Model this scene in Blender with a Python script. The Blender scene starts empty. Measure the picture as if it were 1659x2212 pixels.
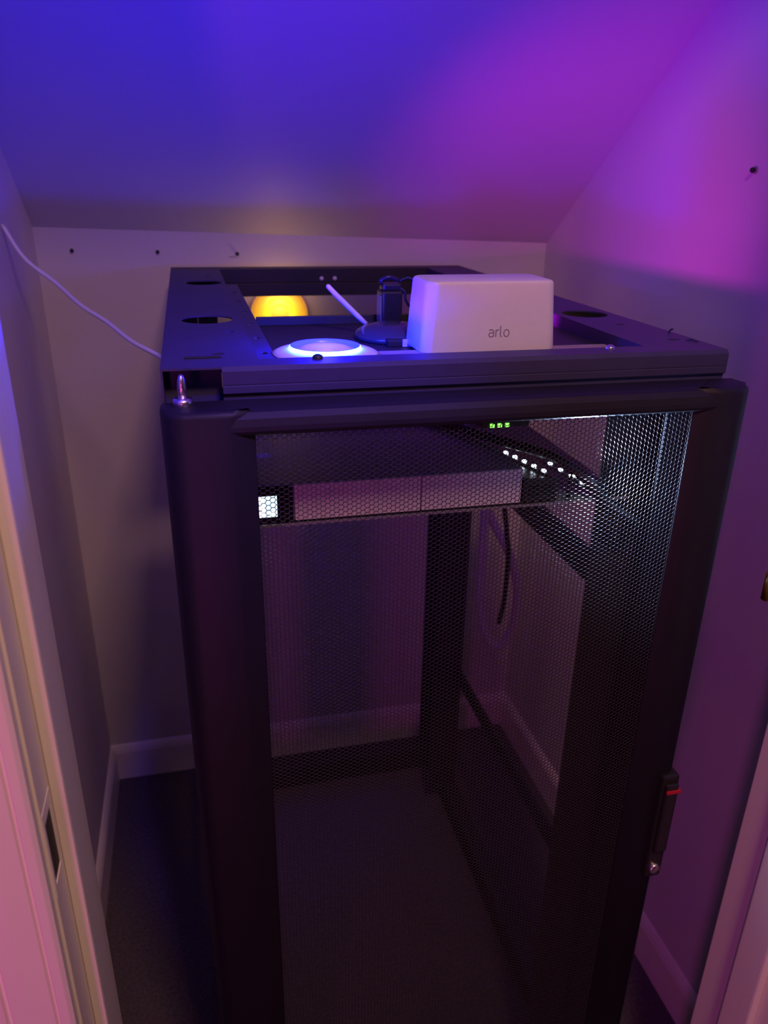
import bpy, bmesh, math, random
import numpy as np
from mathutils import Vector, Matrix

# ------------------------------------------------------------------ camera
C = bpy.context.scene.collection
SC = bpy.context.scene
R = math.radians
H = 1.475                                   # lens height above the floor
cx = Vector((0.97199343, -0.23443978, 0.01633259))      # image right
cd = Vector((-0.07708926, -0.38372291, -0.92022496))    # image down
cf = Vector((0.22200453, 0.89319355, -0.39104894))      # view direction
cam = bpy.data.cameras.new('camera')
cam.sensor_fit = 'VERTICAL'
cam.sensor_height = 36.0
cam.lens = 36.0 * 1676.0 / 2212.0
cam.clip_start = 0.02
cam.dof.use_dof = True
cam.dof.focus_distance = 0.86
cam.dof.aperture_fstop = 6.0
co = bpy.data.objects.new('camera', cam)
C.objects.link(co)
co.matrix_world = Matrix(((cx.x, -cd.x, -cf.x, 0), (cx.y, -cd.y, -cf.y, 0), (cx.z, -cd.z, -cf.z, H), (0, 0, 0, 1)))
SC.camera = co

# ------------------------------------------------------------------ view, world, lights
SC.view_settings.view_transform = 'Standard'
SC.view_settings.look = 'None'
SC.view_settings.exposure = 0.0
SC.view_settings.gamma = 1.0
SC.view_settings.use_curve_mapping = False
w = bpy.data.worlds.new('world'); SC.world = w
w.use_nodes = True
w.node_tree.nodes['Background'].inputs[0].default_value = (0.55, 0.40, 0.50, 1)
w.node_tree.nodes['Background'].inputs[1].default_value = 0.012

def lamp(name, kind, loc, col, power, aim=None, size=0.02, cone=None, blend=0.1, shape=None):
    l = bpy.data.lights.new(name, kind)
    l.color = col; l.energy = power
    if kind == 'AREA':
        l.size = size
        if shape: l.shape = shape
    else:
        l.shadow_soft_size = size
    if kind == 'SPOT':
        l.spot_size = R(cone); l.spot_blend = blend
    o = bpy.data.objects.new(name, l); C.objects.link(o)
    o.location = loc
    if aim is not None:
        o.rotation_euler = (Vector(aim) - Vector(loc)).to_track_quat('-Z', 'Y').to_euler()
    return o

# hall outside the closet: a warm ceiling lamp and a pink one low on the left
lamp('hall_lamp', 'AREA', (0.25, -0.33, 2.44), (1.0, 0.52, 0.40), 15.0, (0.25, -0.2, 0), 0.22)
pl = lamp('pink_lamp', 'AREA', (-0.35, -0.45, 0.80), (1.0, 0.11, 0.72), 2.9, (0.25, 0.7, 0.80), 0.10, shape='RECTANGLE')
pl.data.size_y = 1.1
lamp('added_blue_wash', 'SPOT', (0.12, -0.10, 2.40), (0.05, 0.01, 1.0), 75.0, (0.12, 0.72, 1.22), 0.03, 18, 1.0)  # added unseen spot, washes the top of the rack door blue
# the coloured rings on the shelf
RING = (0.138, 0.832, 1.309)
PUCK = (0.378, 0.985, 1.302)
lamp('blue_ring_light', 'SPOT', (RING[0], RING[1], 1.322), (0.018, 0.001, 1.0), 7.5, (RING[0], RING[1], 3), 0.012, 168, 0.05)
lamp('magenta_ring_light', 'SPOT', (PUCK[0], PUCK[1], 1.3035), (0.62, 0.003, 0.60), 7.5, (0.81, 1.44, 1.40), 0.006, 106, 1.0)
lamp('blue_ring_glow', 'POINT', (RING[0], RING[1], 1.336), (0.005, 0.004, 1.0), 2.3, None, 0.012)

# ------------------------------------------------------------------ materials
def mat(name, col, rough=0.5, metal=0.0, emit=None, strength=0.0, bump=0.0, bscale=60.0, var=0.0, vscale=6.0, spec=0.5, coat=0.0):
    m = bpy.data.materials.new(name); m.use_nodes = True
    nt = m.node_tree; b = nt.nodes['Principled BSDF']
    b.inputs['Base Color'].default_value = (*col, 1)
    b.inputs['Roughness'].default_value = rough
    b.inputs['Metallic'].default_value = metal
    b.inputs['Specular IOR Level'].default_value = spec
    b.inputs['Coat Weight'].default_value = coat
    if emit:
        b.inputs['Emission Color'].default_value = (*emit, 1)
        b.inputs['Emission Strength'].default_value = strength
    tc = nt.nodes.new('ShaderNodeTexCoord')
    if var:
        n = nt.nodes.new('ShaderNodeTexNoise'); n.inputs['Scale'].default_value = vscale
        n.inputs['Detail'].default_value = 4
        nt.links.new(tc.outputs['Object'], n.inputs['Vector'])
        r = nt.nodes.new('ShaderNodeValToRGB')
        r.color_ramp.elements[0].position = 0.3; r.color_ramp.elements[1].position = 0.7
        r.color_ramp.elements[0].color = (*[c * (1 - var) for c in col], 1)
        r.color_ramp.elements[1].color = (*[min(1, c * (1 + var)) for c in col], 1)
        nt.links.new(n.outputs['Fac'], r.inputs['Fac'])
        nt.links.new(r.outputs['Color'], b.inputs['Base Color'])
    if bump:
        n = nt.nodes.new('ShaderNodeTexNoise'); n.inputs['Scale'].default_value = bscale
        nt.links.new(tc.outputs['Object'], n.inputs['Vector'])
        bp = nt.nodes.new('ShaderNodeBump'); bp.inputs['Strength'].default_value = bump
        bp.inputs['Distance'].default_value = 0.002
        nt.links.new(n.outputs['Fac'], bp.inputs['Height'])
        nt.links.new(bp.outputs['Normal'], b.inputs['Normal'])
    return m

M = dict(
    wall=mat('painted_plaster', (0.72, 0.70, 0.68), 0.62, bump=0.12, bscale=90, var=0.02, vscale=5),
    ceil=mat('ceiling_paint', (0.70, 0.69, 0.68), 0.55, bump=0.15, bscale=70, var=0.02, vscale=4),
    trim=mat('gloss_trim_paint', (0.88, 0.85, 0.76), 0.38, bump=0.05, bscale=40, var=0.02),
    carpet=mat('dark_carpet', (0.11, 0.098, 0.10), 0.95, bump=0.8, bscale=420, var=0.3, vscale=160, spec=0.1),
    rack=mat('black_powder_coat', (0.022, 0.021, 0.024), 0.52, bump=0.06, bscale=600, var=0.1, vscale=30),
    mesh=mat('black_perforated_steel', (0.025, 0.024, 0.028), 0.42, var=0.05, vscale=30, spec=0.6),
    frame=mat('black_frame_paint_blue_spill', (0.050, 0.045, 0.110), 0.5, bump=0.04, bscale=500, var=0.06, vscale=30, spec=0.3),  # blue light from the ceiling is tinted into this black paint
    door=mat('black_door_paint', (0.013, 0.012, 0.018), 0.55, bump=0.05, bscale=600, var=0.08, vscale=30, spec=0.35),
    dark=mat('dark_recess_steel', (0.012, 0.012, 0.014), 0.6, var=0.1),
    steel=mat('zinc_steel', (0.75, 0.73, 0.70), 0.28, 1.0, bump=0.2, bscale=500, var=0.1, vscale=200),
    brass=mat('polished_brass', (0.78, 0.52, 0.10), 0.3, 1.0, var=0.06, vscale=40),
    white=mat('white_plastic', (0.82, 0.80, 0.80), 0.42, bump=0.06, bscale=900, var=0.015, vscale=40),
    silver=mat('brushed_silver', (0.80, 0.78, 0.80), 0.45, 0.1, bump=0.05, bscale=300, var=0.03, vscale=40),
    gtop=mat('grey_metal_cover', (0.30, 0.30, 0.32), 0.5, 0.2, var=0.04, vscale=20),
    bezel=mat('black_glass', (0.01, 0.01, 0.012), 0.12, var=0.05),
    plastic=mat('black_plastic', (0.02, 0.02, 0.022), 0.3, var=0.1, vscale=60),
    dome=mat('dark_blue_plastic', (0.045, 0.045, 0.06), 0.22, var=0.05, vscale=30, coat=0.3),
    grey=mat('grey_print', (0.28, 0.27, 0.30), 0.5, var=0.03),
    label=mat('pale_label', (0.55, 0.53, 0.56), 0.5, var=0.05, vscale=200),
    board=mat('pale_laminate', (0.36, 0.31, 0.27), 0.5, var=0.08, vscale=50),
    cordw=mat('white_cable_jacket', (0.78, 0.77, 0.78), 0.35, var=0.02),
    cordg=mat('grey_cable_jacket', (0.60, 0.58, 0.60), 0.5, var=0.04),
    cordb=mat('black_cable_jacket', (0.012, 0.012, 0.014), 0.45, var=0.1),
    red=mat('red_stripe', (0.55, 0.02, 0.04), 0.4, var=0.05),
    ring=mat('lit_blue_ring', (0.5, 0.6, 0.9), 0.4, emit=(0.03, 0.16, 1.0), strength=42.0),
    ring_in=mat('blue_ring_diffuser', (0.2, 0.3, 0.9), 0.3, emit=(0.0, 0.03, 1.0), strength=1.1),
    mring_in=mat('magenta_ring_diffuser', (0.8, 0.2, 0.8), 0.3, emit=(0.8, 0.0, 0.8), strength=0.6),
    mring=mat('lit_magenta_ring', (0.8, 0.4, 0.8), 0.4, emit=(1.0, 0.02, 0.9), strength=2.0),
    screen=mat('lit_screen', (0.1, 0.1, 0.1), 0.3, emit=(0.62, 0.82, 1.0), strength=1.6),
    icon=mat('lit_screen_icon', (0.1, 0.1, 0.1), 0.3, emit=(0.95, 0.98, 1.0), strength=5.0),
    led=mat('lit_white_diode', (0.8, 0.8, 0.8), 0.3, emit=(0.70, 0.85, 1.0), strength=9.0),
    green=mat('lit_green_glint', (0.2, 0.6, 0.1), 0.3, emit=(0.25, 1.0, 0.10), strength=2.2),
    yel0=mat('lamp_rim_glow', (0.7, 0.5, 0.2), 0.4, emit=(1.0, 0.40, 0.02), strength=0.6),
    yel1=mat('lamp_lens_glow', (0.8, 0.6, 0.2), 0.4, emit=(1.0, 0.46, 0.0), strength=0.82),
    yel2=mat('lamp_ring_glow', (0.8, 0.7, 0.2), 0.4, emit=(1.0, 0.78, 0.0), strength=1.0),
    wood=mat('stained_wood', (0.35, 0.22, 0.13), 0.6, var=0.2, vscale=20),
)

# ------------------------------------------------------------------ mesh helpers
def obj(name, bm, m, parent=None, smooth=False, kind=None, label=None):
    me = bpy.data.meshes.new(name)
    bmesh.ops.recalc_face_normals(bm, faces=bm.faces)
    bm.to_mesh(me); bm.free()
    if smooth:
        for p in me.polygons: p.use_smooth = True
    for mm in (m if isinstance(m, (list, tuple)) else [m]): me.materials.append(M[mm])
    o = bpy.data.objects.new(name, me); C.objects.link(o)
    if parent is not None: attach(o, parent)
    if kind: o['kind'] = kind
    if label: o['label'] = label
    return o

def world_loc(o):
    v = Vector(o.location)
    return v + world_loc(o.parent) if o.parent else v

def attach(o, parent):            # parts are modelled in world coordinates; every root is only translated
    o.parent = parent
    o.location = Vector(o.location) - world_loc(parent)

def tag(o, label, cat, group=None):
    o['label'] = label; o['category'] = cat
    if group: o['group'] = group
    return o

def thing(name, loc, label, cat, group=None):
    o = bpy.data.objects.new(name, None); C.objects.link(o); o.location = loc
    o.empty_display_size = 0.05
    return tag(o, label, cat, group)

def recenter(o, loc):             # put a single-mesh thing's origin at its base
    for v in o.data.vertices: v.co -= Vector(loc)
    o.location = loc
    return o

def box(bm, x0, x1, y0, y1, z0, z1, bev=0.0, seg=2, mi=0):
    r = bmesh.ops.create_cube(bm, size=1.0)
    vs = r['verts']
    for v in vs:
        v.co = Vector(((x0 + x1) / 2 + v.co.x * (x1 - x0), (y0 + y1) / 2 + v.co.y * (y1 - y0), (z0 + z1) / 2 + v.co.z * (z1 - z0)))
    fs = list({f for v in vs for f in v.link_faces})
    for f in fs: f.material_index = mi
    if bev:
        es = list({e for v in vs for e in v.link_edges})
        bmesh.ops.bevel(bm, geom=es, offset=bev, segments=seg, affect='EDGES', profile=0.6)
    return bm

def bx(*a, **k): return box(bmesh.new(), *a, **k)

def lathe(bm, prof, c, n=48, mi=0, axis='z'):
    rings = []
    def P(r, h, a):
        u, v = r * math.cos(a), r * math.sin(a)
        if axis == 'z': return Vector((c[0] + u, c[1] + v, c[2] + h))
        if axis == 'y': return Vector((c[0] + u, c[1] - h, c[2] + v))
        return Vector((c[0] - h, c[1] + u, c[2] + v))
    for r, h in prof:
        if r < 1e-6: rings.append([bm.verts.new(P(0, h, 0))])
        else: rings.append([bm.verts.new(P(r, h, 2 * math.pi * i / n)) for i in range(n)])
    for a, b in zip(rings, rings[1:]):
        for i in range(n):
            j = (i + 1) % n
            if len(a) == 1 and len(b) == 1: continue
            if len(a) == 1: f = bm.faces.new((a[0], b[i], b[j]))
            elif len(b) == 1: f = bm.faces.new((a[i], a[j], b[0]))
            else: f = bm.faces.new((a[i], a[j], b[j], b[i]))
            f.material_index = mi
    return bm

def lz(prof, c, n=48, axis='z'): return lathe(bmesh.new(), prof, c, n, 0, axis)

def smooth_path(pts, n=8):
    pts = [Vector(p) for p in pts]
    out = []
    P = [pts[0] * 2 - pts[1]] + pts + [pts[-1] * 2 - pts[-2]]
    for i in range(1, len(P) - 2):
        p0, p1, p2, p3 = P[i - 1:i + 3]
        for k in range(n):
            t = k / n
            out.append(0.5 * ((2 * p1) + (p2 - p0) * t + (2 * p0 - 5 * p1 + 4 * p2 - p3) * t * t + (3 * p1 - p0 - 3 * p2 + p3) * t ** 3))
    out.append(pts[-1])
    return out

def tube(bm, pts, r, n=10, cap=True, flat=1.0):
    pts = [Vector(p) for p in pts]
    rs = r if isinstance(r, (list, tuple)) else [r] * len(pts)
    rings = []; prev = None
    for i, p in enumerate(pts):
        t = (pts[min(i + 1, len(pts) - 1)] - pts[max(i - 1, 0)]).normalized()
        if prev is None:
            u = t.cross(Vector((0, 0, 1)))
            if u.length < 0.05: u = t.cross(Vector((0, 1, 0)))
        else:
            u = prev - t * prev.dot(t)
        u.normalize(); prev = u; v = t.cross(u)
        rings.append([bm.verts.new(p + u * rs[i] * math.cos(2 * math.pi * k / n) + v * rs[i] * flat * math.sin(2 * math.pi * k / n)) for k in range(n)])
    for a, b in zip(rings, rings[1:]):
        for k in range(n):
            bm.faces.new((a[k], a[(k + 1) % n], b[(k + 1) % n], b[k]))
    if cap:
        bm.faces.new(rings[0]); bm.faces.new(rings[-1])
    return bm

def tb(pts, r, n=10, sm=8, flat=1.0): return tube(bmesh.new(), smooth_path(pts, sm) if sm else pts, r, n, True, flat)

def prism(bm, prof, a, b, axis='z'):           # closed 2-D profile swept along an axis from a to b
    def P(p, h):
        if axis == 'z': return Vector((p[0], p[1], h))
        if axis == 'x': return Vector((h, p[0], p[1]))
        return Vector((p[0], h, p[1]))
    A = [bm.verts.new(P(p, a)) for p in prof]; B = [bm.verts.new(P(p, b)) for p in prof]
    n = len(prof)
    for i in range(n): bm.faces.new((A[i], A[(i + 1) % n], B[(i + 1) % n], B[i]))
    bm.faces.new(A); bm.faces.new(B[::-1])
    return bm

def pz(prof, a, b, axis='z'): return prism(bmesh.new(), prof, a, b, axis)

def plate(x0, x1, y0, y1, z0, z1, holes):      # horizontal sheet with real round holes
    bm = bmesh.new()
    def loop(pts): 
        v = [bm.verts.new((p[0], p[1], z1)) for p in pts]
        return [bm.edges.new((v[i], v[(i + 1) % len(v)])) for i in range(len(v))]
    es = loop([(x0, y0), (x1, y0), (x1, y1), (x0, y1)])
    for hx, hy, rx, ry in holes:
        n = 32 if rx > 0.01 else 12
        es += loop([(hx + rx * math.cos(2 * math.pi * i / n), hy + ry * math.sin(2 * math.pi * i / n)) for i in range(n)])
    bmesh.ops.triangle_fill(bm, use_beauty=True, use_dissolve=False, edges=es)
    fs = list(bm.faces)
    r = bmesh.ops.extrude_face_region(bm, geom=fs)
    for g in r['geom']:
        if isinstance(g, bmesh.types.BMVert): g.co.z = z0
    return bm

# ------------------------------------------------------------------ the setting
XL, XR, YB, YF0, YF1 = -0.292, 0.81, 1.75, 0.482, 0.615      # closet walls; front wall faces
JL, JR = -0.136, 0.622                                        # door opening
def cz(x, y): return 1.3521 - 0.0277 * (x - 0.8095) - 0.7303 * (y - 1.75)

obj('floor', bx(-1.6, 1.9, -1.6, 1.85, -0.05, 0.0), 'carpet', kind='structure')
obj('wall_back', bx(XL - 0.1, XR + 0.1, YB, YB + 0.1, 0, 1.50), 'wall', kind='structure')
obj('wall_left', bx(XL - 0.1, XL, YF1, YB, 0, 2.35), 'wall', kind='structure')
obj('wall_right', bx(XR, XR + 0.1, YF1, YB, 0, 2.35), 'wall', kind='structure')
bm = bmesh.new()
box(bm, -1.6, JL - 0.02, YF0 + 0.001, YF1, 0, 2.45)
box(bm, JR + 0.02, 1.9, YF0 + 0.001, YF1, 0, 2.45)
box(bm, JL - 0.02, JR + 0.02, YF0 + 0.001, YF1, 2.06, 2.45)
obj('wall_front', bm, 'wall', kind='structure')
bm = bmesh.new()
vs = []
for dz in (0.0, 0.08):
    for x, y in ((XL - 0.08, 0.45), (XR + 0.08, 0.45), (XR + 0.08, YB + 0.02), (XL - 0.08, YB + 0.02)):
        vs.append(bm.verts.new((x, y, cz(x, y) + dz)))
for q in ((0, 1, 2, 3), (7, 6, 5, 4), (0, 4, 5, 1), (1, 5, 6, 2), (2, 6, 7, 3), (3, 7, 4, 0)):
    bm.faces.new([vs[i] for i in q])
obj('ceiling', bm, 'ceil', kind='structure')

def base_prof(t=0.012, h=0.105):
    return [(0, 0), (-t, 0), (-t, h - 0.022), (-t * 0.75, h - 0.012), (-t * 0.35, h - 0.004), (0, h)]
obj('baseboard_back', pz([(YB + p[0], p[1]) for p in base_prof()], XL, XR, 'x'), 'trim', kind='structure')
obj('baseboard_left', pz([(XL - p[0], p[1]) for p in base_prof()], YF1, YB - 0.012, 'y'), 'trim', kind='structure')
obj('baseboard_right', pz([(XR + p[0], p[1]) for p in base_prof()], YF1, YB - 0.012, 'y'), 'trim', kind='structure')

# door frame: jambs, stops, casings; strike plate on the left, a bare hinge leaf on the right
door = bpy.data.objects.new('door_1', None); C.objects.link(door)
door['kind'] = 'structure'; door.location = ((JL + JR) / 2, 0.55, 0)
# left jamb is built around a real mortise hole for the latch
SZ0, SZ1, SY0, SY1 = 0.968, 1.028, 0.4875, 0.511
bm = bmesh.new()
box(bm, JL - 0.02, JL, YF0, YF1 + 0.011, 0, SZ0); box(bm, JL - 0.02, JL, YF0, YF1 + 0.011, SZ1, 2.06)
box(bm, JL - 0.02, JL, YF0, SY0, SZ0, SZ1); box(bm, JL - 0.02, JL, SY1, YF1 + 0.011, SZ0, SZ1)
obj('jamb', bm, 'trim', door)
obj('jamb', bx(JR, JR + 0.02, YF0, YF1, 0, 2.06, 0.002), 'trim', door)
obj('head_jamb', bx(JL, JR, YF0, YF1, 2.04, 2.06), 'trim', door)
obj('door_stop', bx(JL, JL + 0.011, 0.518, 0.566, 0, 2.04, 0.003), 'trim', door)
obj('door_stop', bx(JR - 0.011, JR, 0.518, 0.562, 0, 2.04, 0.003), 'trim', door)
obj('head_stop', bx(JL + 0.011, JR - 0.011, 0.518, 0.56, 2.029, 2.04), 'trim', door)
def casing(x, s):
    y = YF0
    p = [(0, y + 0.0005), (0, y - 0.010), (0.003, y - 0.013), (0.0095, y - 0.014), (0.0105, y - 0.0105), (0.012, y - 0.0105), (0.0135, y - 0.014),
         (0.030, y - 0.0175), (0.042, y - 0.0185), (0.0435, y - 0.015), (0.0455, y - 0.015), (0.047, y - 0.019), (0.064, y - 0.019), (0.067, y - 0.016), (0.067, y + 0.0005)]
    return pz([(x + s * a, b) for a, b in p], 0, 2.055)
obj('casing', casing(JL - 0.002, -1), 'trim', door)
obj('casing', casing(JR + 0.002, 1), 'trim', door)
obj('head_casing', bx(JL - 0.07, JR + 0.07, YF0 - 0.018, YF0, 2.056, 2.12, 0.003), 'trim', door)
# strike: a thin lipped plate with an opening over the mortise
bm = bmesh.new()
for a in ((0.4832, SY0, 0.958, 1.040), (SY1, 0.5165, 0.958, 1.040), (SY0, SY1, 0.958, SZ0), (SY0, SY1, SZ1, 1.040)):
    box(bm, JL, JL + 0.0004, a[0], a[1], a[2], a[3])
st = obj('strike_plate', bm, 'trim', door, label='painted-over latch strike plate')
obj('latch_hole_shade', bx(JL - 0.0195, JL - 0.0004, SY0 + 0.0005, SY1 - 0.0005, SZ0 + 0.001, SZ1 - 0.001), 'dark', st)  # dark block filling the mortise stands in for the shade inside
hg = obj('hinge', bx(0.585, JR + 0.0, YF1, YF1 + 0.0025, 1.064, 1.096, 0.001), 'brass', door, label='brass hinge leaf')
obj('knuckle', lz([(0, 0), (0.006, 0), (0.006, 0.032), (0, 0.032)], (0.585, YF1 + 0.006, 1.064), 16), 'brass', hg, True)
for zz in (1.072, 1.088):
    obj('screw', lz([(0, 0.0012), (0.003, 0.0008), (0.0038, 0)], (0.600, YF1 - 0.0, zz), 12, 'y'), 'brass', hg)

# screw anchors left in the walls
for i, (x, z, lb) in enumerate(((-0.2243, 1.338, 'tiny screw anchor in back wall, the one farthest left'),
                                (-0.0578, 1.335, 'tiny screw anchor in back wall, just left of the rack corner'),
                                (0.1044, 1.3308, 'tiny screw anchor in back wall above the yellow lamp, with a scuff beside it'))):
    a = thing('wall_anchor', (x, YB, z), lb, 'anchor', 'screw anchors left in the walls')
    obj('collar', lz([(0.0022, 0), (0.0042, 0), (0.0036, 0.0015), (0.0022, 0.002)], (x, YB, z), 14, 'y'), 'grey', a)
    obj('screw', lz([(0.0022, 0), (0.0022, 0.004), (0.0036, 0.005), (0.003, 0.0075), (0, 0.008)], (x + 0.0006, YB, z), 12, 'y'), 'dark', a, True)
    if i == 2:
        obj('scuff', bx(x - 0.017, x - 0.004, YB - 0.0006, YB, z - 0.0075, z - 0.006), 'grey', a)
a = thing('wall_anchor', (XR, 1.066, 1.500), 'small dark screw anchor high on the purple right wall', 'anchor', 'screw anchors left in the walls')
obj('collar', lz([(0.002, 0), (0.0052, 0), (0.0044, 0.0015), (0.002, 0.002)], (XR, 1.066, 1.5), 14, 'x'), 'grey', a)
obj('screw', lz([(0.0022, 0), (0.0022, 0.004), (0.0042, 0.005), (0.003, 0.008), (0, 0.008)], (XR, 1.066, 1.5), 12, 'x'), 'dark', a, True)

# ------------------------------------------------------------------ the rack
ZT = 1.313
RX0, RX1, RY0, RY1 = -0.032, 0.568, 0.735, 1.66
rack = thing('network_rack', (0.268, 1.2, 0), 'tall black open-frame network rack with a perforated mesh door, standing in the closet', 'rack')
FR = 0.770    # inner edge of the front rail
# front top rail: folded sheet with a groove; its left corner is cut back for the hinge pin
bm = bmesh.new()
prism(bm, [(0.735, ZT - 0.004), (0.739, ZT), (FR, ZT), (FR, ZT - 0.012), (FR - 0.002, ZT - 0.012), (FR - 0.002, ZT - 0.002),
           (0.741, ZT - 0.002), (0.741, ZT - 0.060), (0.739, ZT - 0.060), (0.739, ZT - 0.0275), (0.735, ZT - 0.025), (0.7350, ZT - 0.0185), (0.7355, ZT - 0.0180), (0.7355, ZT - 0.0172), (0.735, ZT - 0.0167)], 0.024, RX1, 'x')
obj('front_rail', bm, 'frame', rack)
bm = bmesh.new()
box(bm, RX0, 0.024, 0.737, FR, ZT - 0.002, ZT)
box(bm, RX0, 0.024, 0.760, 0.764, ZT - 0.040, ZT - 0.002)
box(bm, RX0, RX0 + 0.002, 0.737, FR, ZT - 0.040, ZT - 0.002)
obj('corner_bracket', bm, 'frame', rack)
# side plates with cable holes
def side_plate(x0, x1, inner, holes):
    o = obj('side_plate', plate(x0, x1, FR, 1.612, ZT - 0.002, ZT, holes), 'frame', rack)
    bm = bmesh.new()
    xo = x0 if inner > x0 + 0.01 else x1 - 0.002
    box(bm, xo, xo + 0.002, FR, 1.612, ZT - 0.035, ZT - 0.002)
    if inner > x0 + 0.01:
        box(bm, x1 - 0.002, x1, FR, 1.612, ZT - 0.010, ZT - 0.002)
    else:
        box(bm, x0, x0 + 0.002, FR, 1.612, ZT - 0.032, ZT - 0.002)
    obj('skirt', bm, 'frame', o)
    return o
lp = side_plate(RX0, 0.0605, 0.0605, [(0.0188, 1.015, 0.032, 0.032), (0.0240, 1.40, 0.031, 0.031), (0.0415, 0.925, 0.0055, 0.0045), (0.023, 0.800, 0.007, 0.0045), (0.035, 1.50, 0.005, 0.004)])
rp = side_plate(0.484, RX1, 0.484, [(0.526, 0.993, 0.031, 0.031), (0.526, 1.39, 0.031, 0.031), (0.531, 0.905, 0.006, 0.004), (0.541, 0.800, 0.008, 0.0045)])
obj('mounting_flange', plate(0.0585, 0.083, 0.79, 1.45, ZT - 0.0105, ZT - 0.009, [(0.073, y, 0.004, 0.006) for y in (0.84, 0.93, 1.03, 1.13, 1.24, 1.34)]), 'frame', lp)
for hx, hy in ((0.004, 0.775),):
    obj('seam_tab', bx(hx - 0.014, hx + 0.022, hy + 0.004, hy + 0.010, ZT, ZT + 0.0015, 0.0005), 'rack', lp)
for pts in ([(0.558, 0.838, ZT - .001), (0.558, 0.836, ZT + 0.004), (0.559, 0.832, ZT + 0.006)], [(0.552, 0.795, ZT - .001), (0.556, 0.788, ZT + 0.002), (0.560, 0.782, ZT + 0.0005)]):
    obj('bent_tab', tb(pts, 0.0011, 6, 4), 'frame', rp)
# rear top rail, two tiers
bm = bmesh.new()
box(bm, RX0, RX1, 1.612, RY1, ZT - 0.002, ZT)
box(bm, RX0, RX1, RY1 - 0.002, RY1, ZT - 0.05, ZT - 0.002)
box(bm, RX0 + 0.01, RX1 - 0.01, 1.612, 1.616, ZT - 0.026, ZT - 0.002)
box(bm, RX0 + 0.01, RX1 - 0.01, 1.607, 1.616, ZT - 0.052, ZT - 0.027, 0.001)
rr = obj('rear_rail', bm, 'rack', rack)
for x in (0.262, 0.289):
    obj('screw', lz([(0.0042, 0), (0.0042, 0.001), (0.003, 0.0025), (0, 0.003)], (x, 1.612, ZT - 0.019), 16, 'y'), 'white', rr, True, label='pale screw head')
# pan-head screws on the front rail
for x, y, mm in ((0.119, 0.763, 'rack'), (0.4387, 0.762, 'steel')):
    s = obj('screw', lz([(0.0055, 0), (0.0055, 0.0012), (0.0045, 0.003), (0.002, 0.0042), (0, 0.0045)], (x, y, ZT), 20), mm, rack, True)
# posts
def post(x0, x1, y0, y1, name='corner_post'):
    b = bmesh.new(); t = 0.003
    ox = x0 if x0 < 0.2 else x1 - t
    box(b, ox, ox + t, y0, y1, 0.04, ZT - 0.03)
    oy = y0 if y0 < 1 else y1 - t
    box(b, x0 + (t if x0 < 0.2 else 0), x1 - (0 if x0 < 0.2 else t), oy, oy + t, 0.04, ZT - 0.03)
    return obj(name, b, 'rack', rack)
post(RX0 + 0.001, 0.012, 0.766, 0.82); post(0.525, RX1 - 0.001, 0.766, 0.82)
post(RX0 + 0.001, 0.012, 1.59, RY1 - 0.003); post(0.522, RX1 - 0.001, 1.59, RY1 - 0.003)
def vrail(x0, x1, y0):               # 19-inch mounting rail: folded angle
    b = bmesh.new()
    z0 = 0.06; z1 = ZT - 0.035
    box(b, x0, x1, y0, y0 + 0.002, z0, z1)
    wx = x0 if x0 < 0.2 else x1 - 0.002
    box(b, wx, wx + 0.002, y0 + 0.002, y0 + 0.05, z0, z1)
    return obj('mounting_rail', b, 'rack', rack)
vrail(0.012, 0.046, 0.800); vrail(0.470, 0.552, 0.800)
vrail(0.012, 0.046, 1.46); vrail(0.492, 0.560, 1.46)
# bottom rails and side braces
for a in ((RX0, RX1, 1.61, RY1, 0.0, 0.066), (RX0, RX1, 0.74, 0.775, 0.0, 0.066)):
    obj('bottom_rail', bx(*a, 0.003), 'rack', rack)
for x in (RX0, RX1 - 0.035):
    obj('bottom_rail', bx(x, x + 0.035, 0.775, 1.61, 0.0, 0.062, 0.003), 'rack', rack)
for x in (RX0 + 0.004, RX1 - 0.012):
    obj('side_brace', bx(x, x + 0.008, 0.82, 1.60, 0.366, 0.405, 0.002), 'rack', rack)
    obj('side_brace', bx(x, x + 0.008, 0.82, 1.60, 0.916, 0.970, 0.002), 'rack', rack)
# top shelf
SZ = 1.296
def shelf_bm():
    x0, x1, y0, y1 = 0.083, 0.484, 0.775, 1.06
    b = bmesh.new()
    box(b, x0, x1, y0, y1, SZ - 0.002, SZ)
    return b
shf = obj('top_shelf', shelf_bm(), 'rack', rack)
obj('rear_lip', bx(0.083, 0.484, 1.056, 1.060, SZ, SZ + 0.012, 0.001), 'rack', shf)
obj('front_lip', bx(0.083, 0.484, 0.775, 0.777, SZ - 0.022, SZ - 0.002), 'rack', shf)
for x in (0.083, 0.482):
    obj('side_ear', bx(x, x + 0.002, 0.777, 1.06, SZ - 0.03, SZ - 0.002), 'rack', shf)
# device tray
tz = 1.1285
tray = obj('device_tray', bx(0.046, 0.500, 0.783, 1.12, tz - 0.0035, tz - 0.0005), 'rack', rack)
obj('tray_lip', bx(0.046, 0.500, 0.781, 0.783, tz - 0.0035, tz - 0.0005), 'gtop', tray)
for x in (0.030, 0.486):
    obj('tray_ear', bx(x, x + 0.016, 0.796, 0.80, tz - 0.006, tz + 0.03), 'rack', tray)
# added strip under the front rail; its glowing diodes stand in for green reflections
gi = obj('added_green_strip', bx(0.29, 0.345, 0.746, 0.765, 1.236, 1.286, 0.001), 'dark', rack, label='added black strip with green diodes for reflected glints')
for i in range(3):
    obj('diode', bx(0.300 + i * 0.0085, 0.3045 + i * 0.0085, 0.7445, 0.7462, 1.2365, 1.2405), 'green', gi)
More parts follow.
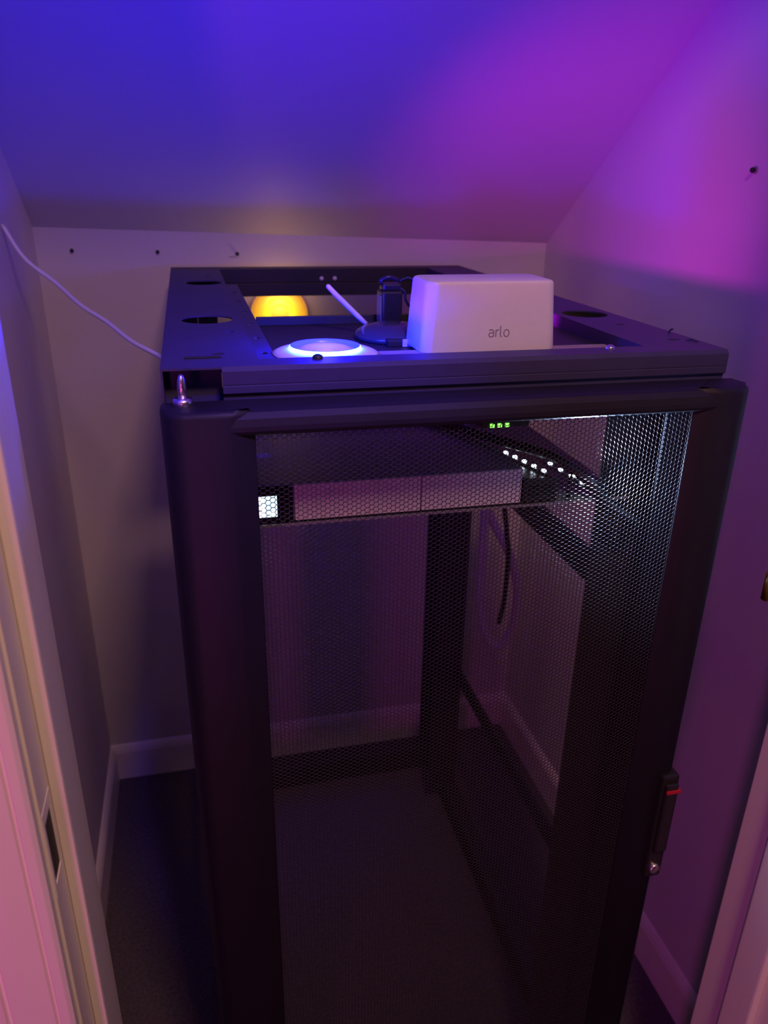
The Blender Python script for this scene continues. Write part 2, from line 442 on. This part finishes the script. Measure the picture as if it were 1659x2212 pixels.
# door of the rack
DX0, DX1, DY0, DYB, DZ0, DZ1 = -0.035, 0.575, 0.683, 0.732, 0.05, 1.284
MX0, MX1, MZ0, MZ1, MY = 0.049, 0.504, 0.12, 1.2590, 0.6915
rd = thing('rack_door_frame', (DX0, 0.71, DZ0), '', '')
del rd['label']; del rd['category']
rd.name = 'front_door'; attach(rd, rack)
def stile(x_out, x_in, s):          # s = +1: outer side at smaller x
    p = [(x_out, DYB), (x_out, DYB - 0.012), (x_out + s * 0.003, DY0 + 0.022), (x_out + s * 0.007, DY0 + 0.010), (x_out + s * 0.014, DY0 + 0.003),
         (x_out + s * 0.022, DY0), (x_in - s * 0.025, DY0), (x_in - s * 0.020, DY0 + 0.001), (x_in - s * 0.002, MY - 0.001), (x_in, MY + 0.0005), (x_in, MY + 0.0015), (x_in - s * 0.040, DYB)]
    b = pz(p, DZ0, DZ1)
    es = [e for e in b.edges if all(v.co.z > DZ1 - 1e-5 for v in e.verts)]
    bmesh.ops.bevel(b, geom=es, offset=0.006, segments=3, affect='EDGES', profile=0.5)
    return b
for b_, nm in ((stile(DX0, MX0, 1), 'stile'), (stile(DX1, MX1, -1), 'stile')):
    bmesh.ops.recalc_face_normals(b_, faces=b_.faces)
    b = obj(nm, b_, 'door', rd, True)
    b.data.shade_auto_smooth(angle=R(35)) if hasattr(b.data, 'shade_auto_smooth') else None
# top and bottom door rails
def door_rail(za, zb):              # zb is the outer edge, za the mesh side
    s = 1 if zb > za else -1
    zb -= s * 0.0006; F0 = DY0 + 0.0004
    p = [(DYB, zb - s * 0.003), (DYB - 0.003, zb), (DY0 + 0.014, zb), (DY0 + 0.007, zb - s * 0.002), (DY0 + 0.002, zb - s * 0.007), (F0, zb - s * 0.014), (F0, za + s * 0.006), (DY0 + 0.002, za + s * 0.003), (MY - 0.0004, za), (MY + 0.002, za), (DYB, za + s * 0.020)]
    return pz(p, MX0 - 0.045, MX1 + 0.045, 'x')
obj('door_rail', door_rail(MZ1, DZ1), 'door', rd)
obj('door_rail', door_rail(MZ0, DZ0), 'door', rd)
# perforated steel sheet: every hole is real geometry
def perforated():
    pz_, r_hole, t = 0.0051, 0.00263, 0.0009
    px = pz_ * math.sqrt(3) / 2
    rc = pz_ / math.sqrt(3)
    nx = int((MX1 - MX0) / px); nz = int((MZ1 - MZ0) / pz_)
    ii, kk = np.meshgrid(np.arange(nx + 1), np.arange(nz + 1), indexing='ij')
    X = (MX0 + ii * px).ravel(); Z = (MZ0 + kk * pz_ + (ii % 2) * pz_ / 2).ravel()
    n = len(X)
    a = np.arange(6) * math.pi / 3
    V = np.zeros((n, 24, 3), np.float32)
    for g, (rad, y) in enumerate(((rc, MY), (r_hole, MY), (r_hole, MY + t), (rc, MY + t))):
        V[:, g * 6:(g + 1) * 6, 0] = X[:, None] + rad * np.cos(a)
        V[:, g * 6:(g + 1) * 6, 1] = y
        V[:, g * 6:(g + 1) * 6, 2] = Z[:, None] + rad * np.sin(a)
    V[:, :, 0] = np.clip(V[:, :, 0], MX0 - 0.001, MX1 + 0.001)
    V[:, :, 2] = np.clip(V[:, :, 2], MZ0 - 0.001, MZ1 + 0.0005)
    q = []
    for g in range(3):
        for k in range(6):
            j = (k + 1) % 6
            q.append((g * 6 + k, g * 6 + 6 + k, g * 6 + 6 + j, g * 6 + j))
    q = np.array(q)
    Fq = (q[None] + (np.arange(n) * 24)[:, None, None]).reshape(-1, 4)
    me = bpy.data.meshes.new('mesh_panel')
    me.vertices.add(n * 24); me.vertices.foreach_set('co', V.ravel())
    me.loops.add(Fq.size); me.loops.foreach_set('vertex_index', Fq.ravel().astype(np.int32))
    me.polygons.add(len(Fq)); me.polygons.foreach_set('loop_start', np.arange(0, Fq.size, 4, dtype=np.int32))
    me.update(calc_edges=True)
    me.materials.append(M['mesh'])
    o = bpy.data.objects.new('mesh_panel', me); C.objects.link(o)
    attach(o, rd)
    return o
perforated()
# swing handle with a red line and its lock
hd = obj('handle', bx(0.546, 0.570, 0.676, 0.696, 0.600, 0.775, 0.004), 'plastic', rd)
attach(obj('lever', bx(0.549, 0.567, 0.670, 0.6775, 0.65, 0.765, 0.003), 'plastic'), hd)
attach(obj('stripe', bx(0.5495, 0.5695, 0.6685, 0.679, 0.752, 0.7575, 0.001), 'red', None, label='dull red line across the lever'), hd)
attach(obj('lock', lz([(0.0085, 0), (0.0085, 0.004), (0.006, 0.006), (0, 0.006)], (0.557, 0.676, 0.618), 20, 'y'), 'steel', None, True, label='metal key lock'), hd)
# hinge pin standing on the door corner
obj('hinge_pin', lathe(lz([(0, 0), (0.0042, 0.0), (0.0042, 0.016), (0.0036, 0.021), (0.0022, 0.0255), (0, 0.0275)], (-0.0135, 0.716, 1.2855), 20),
    [(0.0088, -0.0015), (0.0092, 0.001), (0.0085, 0.005), (0.0042, 0.0055)], (-0.0135, 0.716, 1.2855), 20), 'steel', rd, True, label='bright steel hinge pin on its collar')

# ------------------------------------------------------------------ things on the top shelf
bd = obj('shelf_board', bx(0.086, 0.482, 0.780, 0.852, SZ, SZ + 0.004, 0.001), 'board')
recenter(bd, (0.284, 0.816, SZ))
tag(bd, 'pale flat board along the front edge of the top shelf, under the white box', 'board')
BZ = SZ + 0.004

# ring-lit puck
pk = thing('light_puck', (RING[0], RING[1], BZ), 'white saucer-shaped puck with a glowing blue ring', 'puck', 'ring-lit pucks')
def puck(pk, c, R_, ringmat):
    x, y, z = c
    k = R_ / 0.057
    S = lambda pr: lz([(r * k, h * k) for r, h in pr], (x, y, z))
    obj('saucer', S([(0, 0), (0.040, 0.0), (0.056, 0.003), (0.057, 0.0048), (0.052, 0.0068), (0.0405, 0.0085), (0.0385, 0.0085), (0.0375, 0.006), (0.0305, 0.006), (0, 0.006)]), 'white', pk, True)
    rg = obj('light_ring', S([(0.0385, 0.0062), (0.0390, 0.0080), (0.0388, 0.0112), (0.0378, 0.0124)]), ringmat, pk, True)
    obj('diffuser', S([(0.0378, 0.0124), (0.0368, 0.0126), (0.0355, 0.0120), (0.0340, 0.0085), (0.0335, 0.0062)]), ringmat + '_in', rg, True)
    obj('top_cap', S([(0.0333, 0.0062), (0.0330, 0.0072), (0.028, 0.0082), (0.026, 0.0100), (0.020, 0.0112), (0, 0.0118)]), 'white', pk, True)
puck(pk, (RING[0], RING[1], BZ), 0.057, 'ring')

# white box with grey lettering
hub = thing('camera_hub', (0.3272, 0.86, BZ), 'white rounded rectangular hub with small grey lettering, standing at the front of the shelf', 'hub')
def hub_bm():
    b = bmesh.new()
    x0, x1, y0, y1, h = 0.2450, 0.4080, 0.827, 0.905, 0.0770
    def ring(ins, rad, z, n=8):
        pts = []
        for cx_, cy_, a0 in ((x1 - ins - rad, y1 - ins * .5 - rad, 0), (x0 + ins + rad, y1 - ins * .5 - rad, 90), (x0 + ins + rad, y0 + ins * .5 + rad, 180), (x1 - ins - rad, y0 + ins * .5 + rad, 270)):
            for i in range(n + 1):
                a = R(a0 + 90 * i / n)
                pts.append(b.verts.new((cx_ + rad * math.cos(a), cy_ + rad * math.sin(a), z)))
        return pts
    lv = [ring(0.001, 0.013, BZ), ring(0.0, 0.0135, BZ + 0.0015)]
    for i in range(1, 5):
        t = i / 4
        lv.append(ring(0.0055 * t, 0.0135, BZ + 0.0015 + (h - 0.0055) * t))
    lv += [ring(0.0062, 0.013, BZ + h - 0.0022), ring(0.0078, 0.012, BZ + h - 0.0007), ring(0.0100, 0.011, BZ + h)]
    for a, c in zip(lv, lv[1:]):
        for i in range(len(a)):
            b.faces.new((a[i], a[(i + 1) % len(a)], c[(i + 1) % len(a)], c[i]))
    b.faces.new(lv[-1]); b.faces.new(lv[0][::-1])
    return b
hb = obj('body', hub_bm(), 'white', hub, True)
def strokes(words, x0, z0, s, y, dy, m, parent):
    """letters drawn as flattened strokes; x-height is 1 unit"""
    def arc(cx_, cy_, rx, ry, a0, a1, n=14): return [(cx_ + rx * math.cos(R(a0 + (a1 - a0) * i / n)), cy_ + ry * math.sin(R(a0 + (a1 - a0) * i / n))) for i in range(n + 1)]
    G = {
        'a': (0.98, [[(0.05, 0.86)] + arc(0.36, 0.68, 0.33, 0.30, 110, 0) + [(0.69, 0.0)], [(0.69, 0.56), (0.36, 0.56)] + arc(0.33, 0.29, 0.29, 0.28, 90, 270) + [(0.5, 0.03), (0.69, 0.16)]]),
        'r': (0.66, [[(0.05, 0.0), (0.05, 0.95)], [(0.05, 0.60), (0.12, 0.80), (0.28, 0.93), (0.50, 0.96)]]),
        'l': (0.50, [[(0.05, 1.45), (0.05, 0.22), (0.12, 0.05), (0.26, 0.0)]]),
        'o': (0.90, [arc(0.42, 0.48, 0.37, 0.47, 0, 360, 26)]),
    }
    x = x0
    for ch in words:
        adv, ss = G[ch]
        b = bmesh.new()
        for st_ in ss:
            pts = [Vector((x + p[0] * s, y + dy * (z0 + p[1] * s - BZ), z0 + p[1] * s)) for p in st_]
            tube(b, pts, 0.082 * s, 8)
        for v in b.verts:          # flatten onto the face: raised 0.15 mm
            yy = y + dy * (v.co.z - BZ)
            v.co.y = yy + (v.co.y - yy) * 0.12 - 0.00015
        obj('letter', b, m, parent)
        x += adv * s
strokes('arlo', 0.3232, 1.3166, 0.0083, 0.8270, 0.00275 / 0.0715, 'grey', hb)

# dome-shaped device with an aerial
dm = thing('dome_router', (0.243, 0.935, SZ), 'low dark dome-shaped device with a grey label and a tilted blue-lit aerial', 'router')
obj('dome', lz([(0, 0), (0.046, 0), (0.049, 0.003), (0.049, 0.006), (0.046, 0.010), (0.038, 0.0145), (0.025, 0.0180), (0.012, 0.0193), (0, 0.0196)], (0.243, 0.945, SZ)), 'dome', dm, True)
obj('front_block', bx(0.222, 0.268, 0.889, 0.915, SZ, SZ + 0.0085, 0.002), 'plastic', dm)
obj('label_plate', bx(0.2395, 0.2505, 0.8865, 0.889, SZ + 0.0005, SZ + 0.0095, 0.0008), 'label', dm, label='pale grey square label')
an = obj('aerial', tube(bmesh.new(), [(0.2165, 0.982, 1.308), (0.205, 0.982, 1.3185), (0.190, 0.982, 1.333), (0.176, 0.982, 1.3465), (0.1675, 0.982, 1.3555), (0.166, 0.982, 1.357)],
     [0.0030, 0.0034, 0.0034, 0.0033, 0.0030, 0.0014], 12, True), 'white', dm, True, label='slim pale aerial')
obj('joint', tb([(0.2185, 0.980, 1.300), (0.2182, 0.981, 1.304), (0.2165, 0.982, 1.309)], [0.0034] * 17, 10), 'dome', an, True)

# power adapters at the back of the shelf
def adapter(x, y, lb, w=0.028, h=0.048, curl=True):
    t = thing('power_adapter', (x, y, SZ), lb, 'adapter', 'power adapters at the back of the shelf')
    body = obj('body', bx(x - w / 2, x + w / 2, y - 0.016, y + 0.016, SZ, SZ + h, 0.003), 'plastic', t)
    obj('warm_lit_side', bx(x - w / 2 - 0.0006, x - w / 2 + 0.0004, y - 0.012, y + 0.012, SZ + 0.006, SZ + h - 0.006), 'board', t, label='tan panel painted as its warm-lit side')  # thin tan panel paints warm light onto the adapter's left side
    obj('plug', bx(x - 0.012, x + 0.013, y - 0.011, y + 0.011, SZ + h, SZ + h + 0.009, 0.0025), 'plastic', t)
    obj('strain_relief', tb([(x - 0.008, y - 0.004, SZ + h + 0.006), (x - 0.014, y - 0.006, SZ + h + 0.012), (x - 0.004, y - 0.008, SZ + h + 0.017), (x + 0.010, y - 0.008, SZ + h + 0.013)], 0.0028, 8, 5), 'plastic', t, True)
    if curl:
        obj('cord', tb([(x + 0.010, y - 0.008, SZ + h + 0.012), (x + 0.024, y - 0.010, SZ + h + 0.016), (x + 0.035, y - 0.012, SZ + h + 0.006), (x + 0.036, y - 0.012, SZ + h - 0.012), (x + 0.028, y - 0.012, SZ + h - 0.022), (x + 0.019, y - 0.012, SZ + h - 0.012), (x + 0.018, y - 0.011, SZ + h - 0.002), (x + 0.012, y - 0.009, SZ + h + 0.003)], 0.0018, 8, 6), 'cordb', t, True)
    return t
adapter(0.2585, 1.030, 'black power adapter with a looped cord, standing left of the other at the shelf back')
adapter(0.3100, 1.022, 'black power adapter half hidden behind the white lettered hub', 0.030, 0.044, False)
# second lit puck behind the hub
pk2 = thing('light_puck', (PUCK[0], PUCK[1], SZ), 'small magenta-lit puck hidden behind the white lettered hub', 'puck', 'ring-lit pucks')
puck(pk2, (PUCK[0], PUCK[1], SZ), 0.022, 'mring')

# ------------------------------------------------------------------ devices behind the mesh
gw = thing('network_gateway', (0.2, 0.95, tz), 'silver-fronted gateway unit with a small lit screen at its left end, on the rack tray', 'gateway')
GZ0, GZ1, GY = tz, 1.1715, 0.785
obj('case', bx(0.046, 0.3605, GY + 0.004, 1.10, GZ0, GZ1, 0.0015), 'gtop', gw)
fp = obj('front_panel', bx(0.0945, 0.2375, GY, GY + 0.004, GZ0 + 0.001, GZ1, 0.0008), 'silver', gw)
obj('bay_door', bx(0.2395, 0.3605, GY, GY + 0.004, GZ0 + 0.001, GZ1, 0.0008), 'silver', gw)
bz = obj('screen_bezel', bx(0.047, 0.0925, GY, GY + 0.004, GZ0 + 0.001, GZ1, 0.0008), 'bezel', gw, label='black glass end panel')
scn = obj('screen', bx(0.0535, 0.0750, GY - 0.0006, GY + 0.001, 1.136, 1.1605), 'screen', bz, label='glowing pale blue display')
bm = bmesh.new()
for a in ((0.0545, 0.0605, 1.1535, 1.1595), (0.0548, 0.0615, 1.1455, 1.1505), (0.0552, 0.061, 1.1375, 1.1428), (0.0665, 0.0720, 1.1378, 1.1420)):
    box(bm, a[0], a[1], GY - 0.001, GY - 0.0004, a[2], a[3])
obj('icons', bm, 'icon', bz)

sw = thing('port_switch', (0.385, 0.83, tz), 'small black switch with bright white port lights, beside the silver gateway', 'switch')
obj('case', bx(0.3645, 0.408, 0.786, 0.90, GZ0, 1.158, 0.002), 'plastic', sw)
for x in (0.370, 0.388):
    obj('port', bx(x, x + 0.013, 0.7845, 0.787, 1.137, 1.149), 'bezel', sw)

# diode strips on the tray: they light the mesh from behind
def led_strip(p0, p1, n, lb, power, lx):
    p0, p1 = Vector(p0), Vector(p1)
    t = thing('led_strip', p0, lb, 'light', 'white diode strips on the tray')
    d = p1 - p0
    obj('tape', tb([p0 + d * (i / 4) for i in range(5)], 0.0035, 8, 3, 0.35), 'plastic', t)
    for i in range(n):
        q = p0 + d * ((i + 0.5) / n) + Vector((0, 0, 0.001))
        obj('diode', bx(q.x - 0.0024, q.x + 0.0024, q.y - 0.0024, q.y + 0.0024, q.z, q.z + 0.0026, 0.0006), 'led', t)
    return t
led_strip((0.372, 0.880, 1.1602), (0.396, 0.790, 1.1602), 5, 'row of white diodes along the top of the black switch', 0, 0)
led_strip((0.424, 0.860, 1.150), (0.462, 0.786, 1.132), 5, 'row of white diodes nearest the right side of the rack', 0, 0)
sp = thing('clip_light', (0.427, 0.79, tz), 'tiny glaring white clip-on light near the right end of the tray', 'light')
obj('stem', tb([(0.427, 0.795, tz), (0.427, 0.796, 1.145), (0.427, 0.790, 1.157)], 0.0022, 8, 4), 'plastic', sp, True)
obj('head', lz([(0, 0), (0.0048, 0.0005), (0.0055, 0.003), (0.0055, 0.0068)], (0.427, 0.7875, 1.1625), 20, 'y'), 'plastic', sp, True)
obj('bulb', lz([(0.0052, 0.0058), (0.0046, 0.0085), (0.0028, 0.0102), (0, 0.0108)], (0.427, 0.7875, 1.1625), 20, 'y'), 'icon', sp, True)
lamp('clip_light_glow', 'SPOT', (0.436, 0.774, 1.180), (0.42, 0.60, 1.0), 5.0, (0.458, 0.70, 1.190), 0.004, 156, 0.3)

# cables
def cable(name, pts, r, m, lb, base=None, sm=8):
    o = obj(name, tb(pts, r, 10, sm), m, None, True)
    recenter(o, pts[0]); tag(o, lb, 'cable')
    return o
cable('black_cable', [(0.300, 1.00, 1.179), (0.332, 0.93, 1.179), (0.364, 0.87, 1.1795), (0.405, 0.805, 1.177), (0.436, 0.775, 1.158), (0.463, 0.765, 1.128), (0.497, 0.758, 1.105), (0.515, 0.79, 1.09)], 0.0062, 'cordb',
      'thick black cable arching over the switch towards the right mounting rail')
cable('wall_cable', [(-0.2895, 1.463, 1.400), (-0.256, 1.42, 1.352), (-0.208, 1.38, 1.3175), (-0.166, 1.31, 1.292), (-0.1246, 1.25, 1.2752), (-0.086, 1.17, 1.260), (-0.0461, 1.10, 1.2511), (-0.034, 1.06, 1.248)], 0.0034, 'cordw',
      'thin white cable drooping from the left wall to the side of the rack')
cable('grey_cable', [(0.574, 1.50, 0.945), (0.590, 1.47, 0.86), (0.582, 1.44, 0.72), (0.583, 1.43, 0.60), (0.602, 1.42, 0.520), (0.628, 1.41, 0.500), (0.650, 1.40, 0.55), (0.655, 1.40, 0.65), (0.638, 1.42, 0.73), (0.606, 1.46, 0.80), (0.586, 1.50, 0.88), (0.574, 1.51, 0.96)], 0.010, 'cordg',
      'grey cable hanging in a long loop outside the rear right post')
cable('hanging_cable', [(0.574, 1.40, 0.962), (0.600, 1.40, 0.90), (0.612, 1.395, 0.82), (0.622, 1.39, 0.74), (0.622, 1.39, 0.64), (0.614, 1.39, 0.575)], 0.0055, 'cordb',
      'thin black cord hanging beside the grey cable loop')

# round yellow lamp on the back wall
LX, LZ = 0.189, 1.203
yl = thing('puck_lamp', (LX, YB, LZ), 'round yellow glowing lamp on the back wall behind the rack', 'lamp')
obj('base', lz([(0, 0), (0.060, 0), (0.062, 0.004), (0.059, 0.009), (0.0555, 0.010)], (LX, YB, LZ), 56, 'y'), 'yel0', yl, True)
obj('outer_lens', lz([(0.0565, 0.0085), (0.054, 0.0125), (0.047, 0.015), (0.0385, 0.016), (0.0375, 0.0145)], (LX, YB, LZ), 56, 'y'), 'yel1', yl, True)
obj('ring_lens', lz([(0.0385, 0.0145), (0.036, 0.0185), (0.030, 0.020), (0.0215, 0.019), (0.0205, 0.017)], (LX, YB, LZ), 56, 'y'), 'yel2', yl, True)
obj('inner_lens', lz([(0.0215, 0.0165), (0.016, 0.0185), (0.009, 0.0195), (0, 0.0198)], (LX, YB, LZ), 56, 'y'), 'yel1', yl, True)
lamp('puck_lamp_glow', 'POINT', (LX, YB - 0.045, LZ + 0.03), (1.0, 0.55, 0.14), 0.16, None, 0.02)
